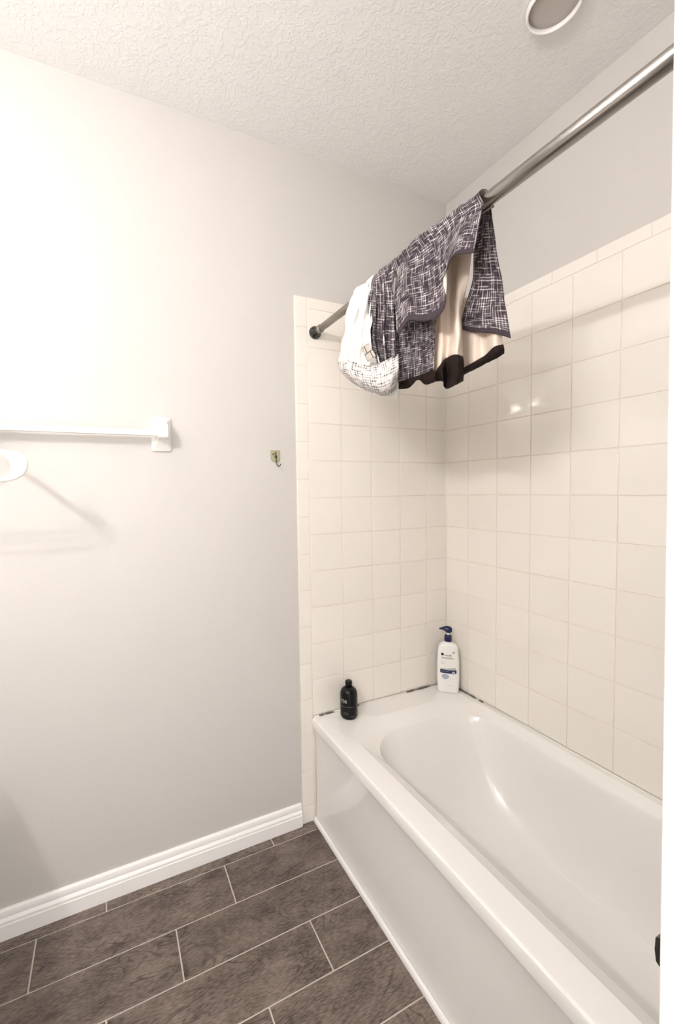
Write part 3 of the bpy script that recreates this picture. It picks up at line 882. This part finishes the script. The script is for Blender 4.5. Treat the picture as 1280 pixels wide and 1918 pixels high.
        [(-0.745, -0.323, 1.798), (-0.775, -0.426, 1.754), (-0.779, -0.496, 1.725), (-0.779, -0.550, 1.707), (-0.775, -0.590, 1.710), (-0.755, -0.598, 1.728)],
        [(-0.715, -0.320, 1.784), (-0.745, -0.417, 1.745), (-0.749, -0.475, 1.722), (-0.749, -0.519, 1.705), (-0.745, -0.550, 1.708), (-0.725, -0.554, 1.726)],
    ],
    'liner_corner': [
        [(-0.735, -0.495, 1.716), (-0.735, -0.532, 1.727), (-0.735, -0.570, 1.746)],
        [(-0.735, -0.511, 1.706), (-0.735, -0.542, 1.714), (-0.735, -0.572, 1.721)],
        [(-0.735, -0.524, 1.702), (-0.735, -0.544, 1.696), (-0.735, -0.564, 1.690)],
    ],
    'care_label': [
        [(-0.782, -0.454, 1.861), (-0.782, -0.494, 1.864)],
        [(-0.782, -0.488, 1.809), (-0.782, -0.529, 1.815)],
    ],
}

# ------------------------------------------------------------------ shower curtain bundled over the rod
def catmull(p0, p1, p2, p3, t):
    return 0.5 * ((2 * p1) + (p2 - p0) * t + (2 * p0 - 5 * p1 + 4 * p2 - p3) * t * t + (3 * p1 - p0 - 3 * p2 + p3) * t ** 3)


def resample(pts, n):
    m = len(pts)
    out = []
    for i in range(n + 1):
        s = i / n * (m - 1)
        k = min(int(s), m - 2)
        t = s - k
        g = lambda j: pts[j] if 0 <= j < m else (pts[0] * 2 - pts[1] if j < 0 else pts[-1] * 2 - pts[-2])
        out.append(catmull(g(k - 1), g(k), g(k + 1), g(k + 2), t))
    return out


def sheet(name, grid, mat, mat_back, parent, nu=44, nv=44, wrinkle=0.004, freq=26, thick=0.0018, uvo=(0, 0), pinch=0.0, hem=0):
    rows = [[Vector(p) for p in r] for r in grid]
    rows = [resample(r, nu) for r in rows]
    cols = [resample([r[i] for r in rows], nv) for i in range(nu + 1)]       # cols[i][j]
    P = [[cols[i][j].copy() for i in range(nu + 1)] for j in range(nv + 1)]
    # cloth lengths for the uv
    U = sum((P[j][i + 1] - P[j][i]).length for j in range(nv + 1) for i in range(nu)) / (nv + 1)
    V = sum((P[j + 1][i] - P[j][i]).length for j in range(nv) for i in range(nu + 1)) / (nu + 1)
    Q = [[p.copy() for p in r] for r in P]
    for j in range(nv + 1):
        for i in range(nu + 1):
            a = P[j][min(i + 1, nu)] - P[j][max(i - 1, 0)]
            b_ = P[min(j + 1, nv)][i] - P[max(j - 1, 0)][i]
            n = a.cross(b_)
            if n.length > 1e-9:
                n.normalize()
            p = P[j][i]
            w = noise.noise(Vector((p.y * freq, p.z * freq * 0.45, p.x * freq)) + Vector((uvo[0] * 50, 3, 1)))
            w += 0.5 * noise.noise(Vector((p.y * freq * 2.3, p.z * freq, 7.0)))
            w += pinch * math.sin(p.y * 210 + 1.5 * noise.noise(p * 30)) * max(0.0, 1 - j / nv * 2.6)
            ease = min(1.0, 0.15 + j / nv * 3.5)
            Q[j][i] = p + n * wrinkle * w * ease
    bm = bmesh.new()
    uvl = bm.loops.layers.uv.new('uv')
    vs_ = [[bm.verts.new(Q[j][i]) for i in range(nu + 1)] for j in range(nv + 1)]
    for j in range(nv):
        for i in range(nu):
            f = bm.faces.new((vs_[j][i], vs_[j][i + 1], vs_[j + 1][i + 1], vs_[j + 1][i]))
            for lp, (a, c) in zip(f.loops, ((i, j), (i + 1, j), (i + 1, j + 1), (i, j + 1))):
                lp[uvl].uv = (uvo[0] + a / nu * U, uvo[1] + c / nv * V)
            f.smooth = True
            if hem and j >= nv - hem:
                f.material_index = 2
    # put the printed face towards the room (-x)
    c = sum((f.normal.x if f.normal.length else 0 for f in bm.faces), 0.0)
    bm.normal_update()
    c = sum(f.normal.x * f.calc_area() for f in bm.faces)
    if c > 0:
        bmesh.ops.reverse_faces(bm, faces=bm.faces)
    me = bpy.data.meshes.new(name)
    bm.to_mesh(me); bm.free()
    me.materials.append(mat)
    me.materials.append(mat_back)
    me.materials.append(HEM_PLUM)
    me.materials.append(mat_back)
    o = link(name, me, None, parent)
    so = o.modifiers.new('thickness', 'SOLIDIFY')
    so.thickness = thick
    so.offset = -1
    so.material_offset = 1
    so.material_offset_rim = 0
    return o


cu = thing('shower_curtain', 'plum and white crosshatched shower curtain bundled over the steel rod', 'curtain', (RX, -0.55, RZ))
cu_inv = Vector((RX, -0.55, RZ))
G = {k: [[(p[0] - cu_inv.x, p[1] - cu_inv.y, p[2] - cu_inv.z) for p in r] for r in v] for k, v in GRIDS.items()}
front = sheet('front_flap', G['front_flap'], CLOTH_DARK, LINING, cu, 80, 56, 0.0035, 30, uvo=(0, 0), pinch=1.2, hem=3)
side = sheet('side_panel', G['side_panel'], CLOTH_DARK, LINING, cu, 40, 60, 0.003, 26, uvo=(0.7, 0.1), hem=3)
lf = sheet('lining_fold', G['lining_fold'], LINING, LINING, cu, 40, 40, 0.003, 22)
lfh = sheet('hem', G['lining_fold_hem'], HEM, CLOTH_BACK, lf, 40, 16, 0.0015, 40)
le = sheet('lining_edge', G['lining_edge'], LINING, LINING, cu, 40, 30, 0.003, 22)
leh = sheet('hem', G['lining_edge_hem'], HEM, CLOTH_BACK, le, 40, 12, 0.0015, 40)
lp = sheet('lower_panel', G['lower_panel'], CLOTH_DARK, LINING, cu, 44, 40, 0.003, 26, uvo=(1.3, 0.4))
lph = sheet('hem', G['lower_panel_hem'], HEM, CLOTH_BACK, lp, 40, 12, 0.0015, 40)
ln = sheet('liner', G['liner'], LINER_W, LINER_W, cu, 50, 60, 0.009, 34)
pl_ = sheet('pleats', G['pleats'], CLOTH_DARK, LINER_W, cu, 70, 60, 0.003, 30, uvo=(2.0, 0.2))
we = sheet('wrapped_end', G['wrapped_end'], CLOTH_LIGHT, LINER_W, cu, 60, 40, 0.004, 26, uvo=(3.1, 0.6))
lc = sheet('liner_corner', G['liner_corner'], LINER_W, LINER_W, cu, 12, 12, 0.001, 20)
lab, nt, bb_ = mat_new('beige label with ruled boxes')
bb_.inputs['Roughness'].default_value = 0.7
tcn = nt.nodes.new('ShaderNodeTexCoord')
bk = nt.nodes.new('ShaderNodeTexBrick')
bk.offset = 0.5
for k_, v_ in (('Scale', 1.0), ('Brick Width', 0.030), ('Row Height', 0.032), ('Mortar Size', 0.0016), ('Mortar Smooth', 0.0)):
    bk.inputs[k_].default_value = v_
bk.inputs['Color1'].default_value = bk.inputs['Color2'].default_value = (0.50, 0.45, 0.40, 1)
bk.inputs['Mortar'].default_value = (0.02, 0.017, 0.02, 1)
nt.links.new(tcn.outputs['UV'], bk.inputs['Vector'])
nt.links.new(bk.outputs['Color'], bb_.inputs['Base Color'])
cl = sheet('care_label', G['care_label'], lab, LINER_W, ln, 6, 6, 0.0005, 20, 0.0008, uvo=(0.0005, 0.0005))

# ------------------------------------------------------------------ black bottle
BLACKP = simple('black plastic', (0.004, 0.004, 0.005), 0.28, spec=0.25)
GREYINK = simple('grey ink', (0.42, 0.42, 0.40), 0.6)
DIMINK = simple('dim grey ink', (0.09, 0.09, 0.09), 0.6)
bb = thing('black_bottle', 'black plastic bottle with rounded shoulders at the tub corner by the apron', 'bottle', (-0.603, -0.062, ZT + 0.0002))
BR = 0.0365
link('body', lathe([(0.026, 0.0), (0.033, 0.002), (BR - 0.0005, 0.008), (BR, 0.016), (BR, 0.100), (BR - 0.0015, 0.109), (0.031, 0.119), (0.023, 0.126), (0.017, 0.1295), (0.0145, 0.131)], 48), BLACKP, bb)
link('cap', lathe([(0.0148, 0.1305), (0.0148, 0.150), (0.0140, 0.1545), (0.0115, 0.1565), (0.002, 0.157)], 36), BLACKP, bb)


def text_mesh(s, size):
    cd = bpy.data.curves.new('lettering', 'FONT')
    cd.body = s
    cd.size = size
    cd.resolution_u = 3
    o = bpy.data.objects.new('lettering', cd)
    COL.objects.link(o)
    dg = bpy.context.evaluated_depsgraph_get()
    dg.update()
    me = bpy.data.meshes.new_from_object(o.evaluated_get(dg))
    bpy.data.objects.remove(o)
    bpy.data.curves.remove(cd)
    return me


def wrap_text(s, size, radius, ang0, z, mat, parent):
    """text wrapped on a cylinder about z; starts at angle ang0 (from -y towards +x)"""
    me = text_mesh(s, size)
    for v in me.vertices:
        a = ang0 + v.co.x / radius
        zz = z + v.co.y
        v.co = ((radius + 0.0003) * math.sin(a), -(radius + 0.0003) * math.cos(a), zz)
    me.materials.clear()
    return link('lettering', me, mat, parent)


wrap_text('708', 0.021, BR, -1.62, 0.072, GREYINK, bb)
for z_, a_, w_ in ((0.056, -1.45, 1.5), (0.030, -1.2, 0.55), (0.024, -1.2, 0.6), (0.016, -0.35, 0.5)):
    bm = bmesh.new()
    vv = []
    for i in range(9):
        a = a_ + w_ * i / 8
        vv.append((bm.verts.new(((BR + 0.0002) * math.sin(a), -(BR + 0.0002) * math.cos(a), z_)),
                   bm.verts.new(((BR + 0.0002) * math.sin(a), -(BR + 0.0002) * math.cos(a), z_ + 0.0022))))
    for p, q_ in zip(vv, vv[1:]):
        bm.faces.new((p[0], q_[0], q_[1], p[1]))
    link('print_line', mesh_of(bm), DIMINK, bb)

# ------------------------------------------------------------------ white pump bottle
WHITEB = simple('glossy white plastic', (0.86, 0.85, 0.82), 0.25, coat=0.3)
NAVY = simple('navy plastic', (0.010, 0.012, 0.070), 0.25)
NAVYINK = simple('navy ink', (0.015, 0.018, 0.075), 0.5)
BLACKINK = simple('black ink', (0.02, 0.02, 0.025), 0.5)
PALEINK = simple('pale grey ink', (0.45, 0.45, 0.46), 0.5)
BLUEINK = simple('grey blue ink', (0.40, 0.44, 0.55), 0.5)
sh = thing('pump_bottle', 'white shampoo pump bottle with navy pump in the tiled corner', 'bottle', (-0.0610, -0.0760, ZT + 0.0002))
sh.rotation_euler = (0, 0, math.radians(-42))
# local frame: front faces -y, width along x
HW, HD = 0.050, 0.030


def section(z):
    """half width, half depth, corner power at height z of the bottle body"""
    key = [(0.0, 0.042, 0.023), (0.004, 0.046, 0.027), (0.012, 0.048, 0.0295), (0.08, 0.0505, 0.0305), (0.15, 0.0500, 0.0305), (0.200, 0.0465, 0.029),
           (0.218, 0.0425, 0.0275), (0.228, 0.0365, 0.025), (0.234, 0.027, 0.021), (0.238, 0.017, 0.016), (0.241, 0.0145, 0.0145)]
    for (z0, a0, d0), (z1, a1, d1) in zip(key, key[1:]):
        if z <= z1:
            t = (z - z0) / (z1 - z0)
            return a0 + (a1 - a0) * t, d0 + (d1 - d0) * t
    return key[-1][1:]


zsb = [0.0, 0.002, 0.004, 0.008, 0.012, 0.03, 0.055, 0.08, 0.115, 0.15, 0.175, 0.2, 0.209, 0.218, 0.223, 0.228, 0.231, 0.234, 0.236, 0.238, 0.241]
bm = bmesh.new()
rings = []
NS = 56
for z_ in zsb:
    hw, hd = section(z_)
    ex = 2.0 + 2.2 * min(1.0, max(0.0, (0.238 - z_) / 0.03))
    ring = []
    for k in range(NS):
        a = 2 * math.pi * k / NS
        c, s = math.cos(a), math.sin(a)
        ring.append(bm.verts.new((hw * math.copysign(abs(c) ** (2 / ex), c), hd * math.copysign(abs(s) ** (2 / ex), s), z_)))
    rings.append(ring)
for a, b_ in zip(rings, rings[1:]):
    for k in range(NS):
        bm.faces.new((a[k], a[(k + 1) % NS], b_[(k + 1) % NS], b_[k]))
bm.faces.new(rings[0]); bm.faces.new(rings[-1])
link('body', mesh_of(bm, smooth=True), WHITEB, sh)
link('collar', lathe([(0.0165, 0.241), (0.0172, 0.243), (0.0172, 0.262), (0.0160, 0.268), (0.012, 0.2705), (0.006, 0.271)], 32), NAVY, sh)
link('stem', lathe([(0.0055, 0.268), (0.0055, 0.284)], 20), WHITEB, sh)
# pump head: domed cap drawn out into a nozzle, tapering underneath to the stem
bm = bmesh.new()
rings = []
for t, cx, hw, zb, zt in ((0.0, 0.0185, 0.006, 0.294, 0.301), (0.1, 0.017, 0.012, 0.286, 0.3065), (0.25, 0.008, 0.0155, 0.280, 0.311), (0.45, -0.003, 0.0155, 0.2795, 0.3125),
                          (0.6, -0.013, 0.0125, 0.287, 0.311), (0.75, -0.024, 0.009, 0.2925, 0.307), (0.9, -0.034, 0.0065, 0.2945, 0.3025), (1.0, -0.040, 0.005, 0.2945, 0.300)):
    ring = []
    for k in range(20):
        a = 2 * math.pi * k / 20
        ring.append(bm.verts.new((cx, hw * math.cos(a), (zb + zt) / 2 + (zt - zb) / 2 * math.sin(a))))
    rings.append(ring)
for a, b_ in zip(rings, rings[1:]):
    for k in range(20):
        bm.faces.new((a[k], a[(k + 1) % 20], b_[(k + 1) % 20], b_[k]))
bm.faces.new(rings[0]); bm.faces.new(rings[-1])
link('pump_head', mesh_of(bm, smooth=True), NAVY, sh)


def front_y(x, z):
    hw, hd = section(z)
    ex = 4.2
    return -hd * max(0.0, 1 - abs(min(max(x / hw, -0.98), 0.98)) ** ex) ** (1 / ex) - 0.0003


def label_text(s, size, x, z, mat, shear=0.0):
    me = text_mesh(s, size)
    for v in me.vertices:
        px, pz = x + v.co.x, z + v.co.y
        v.co = (px, front_y(px, pz), pz)
    me.materials.clear()
    return link('lettering', me, mat, sh)


def label_poly(name, pts, mat, off=0.0, n=10):
    """a printed patch: polygon strip following the bottle front; pts as (x, z low, z high)"""
    bm = bmesh.new()
    vv = []
    for x, z0, z1 in pts:
        vv.append([bm.verts.new((x, front_y(x, z0 + (z1 - z0) * k / 4) - off, z0 + (z1 - z0) * k / 4)) for k in range(5)])
    for p, q_ in zip(vv, vv[1:]):
        for k in range(4):
            bm.faces.new((p[k], q_[k], q_[k + 1], p[k + 1]))
    return link(name, mesh_of(bm), mat, sh)


def disc_pts(cx, cz, r, n=14):
    return [(cx + r * math.cos(math.pi - math.pi * i / n), cz - r * math.sin(math.pi * i / n), cz + r * math.sin(math.pi * i / n) + 1e-6) for i in range(n + 1)]


label_poly('emblem', disc_pts(-0.026, 0.186, 0.0065), BLACKINK)
label_text('head&', 0.0135, -0.018, 0.178, BLACKINK)
label_text('shoulders', 0.0140, -0.031, 0.1655, BLACKINK)
label_poly('seal', disc_pts(0.024, 0.197, 0.0060), PALEINK)
label_text('2 in 1', 0.0095, -0.034, 0.149, PALEINK)
label_text('classic', 0.0085, -0.034, 0.140, PALEINK)
label_poly('swoosh', [(-0.034 + 0.066 * i / 12, 0.114 - 0.002 * math.sin(math.pi * i / 12), 0.1185 + 0.008 * (i / 12) ** 2) for i in range(13)], PALEINK)
label_poly('band', [(-0.036 + 0.072 * i / 12, 0.098 - 0.002 * math.sin(math.pi * i / 12), 0.115 - 0.003 * math.sin(math.pi * i / 12)) for i in range(13)], NAVYINK, 0.0002)
label_text('classic clean', 0.0070, -0.031, 0.1035, PALEINK).location.y = -0.0004
label_poly('band_seal', disc_pts(0.023, 0.100, 0.0075), BLUEINK, 0.0004)
label_poly('drop', [(-0.030 + 0.034 * i / 14, 0.083 - 0.016 * math.sin(math.pi * i / 14) ** 0.6, 0.083 + 0.010 * math.sin(math.pi * i / 14) ** 0.6 + 1e-5) for i in range(15)], BLUEINK)
label_text('13.5 FL OZ', 0.0060, -0.006, 0.038, PALEINK)
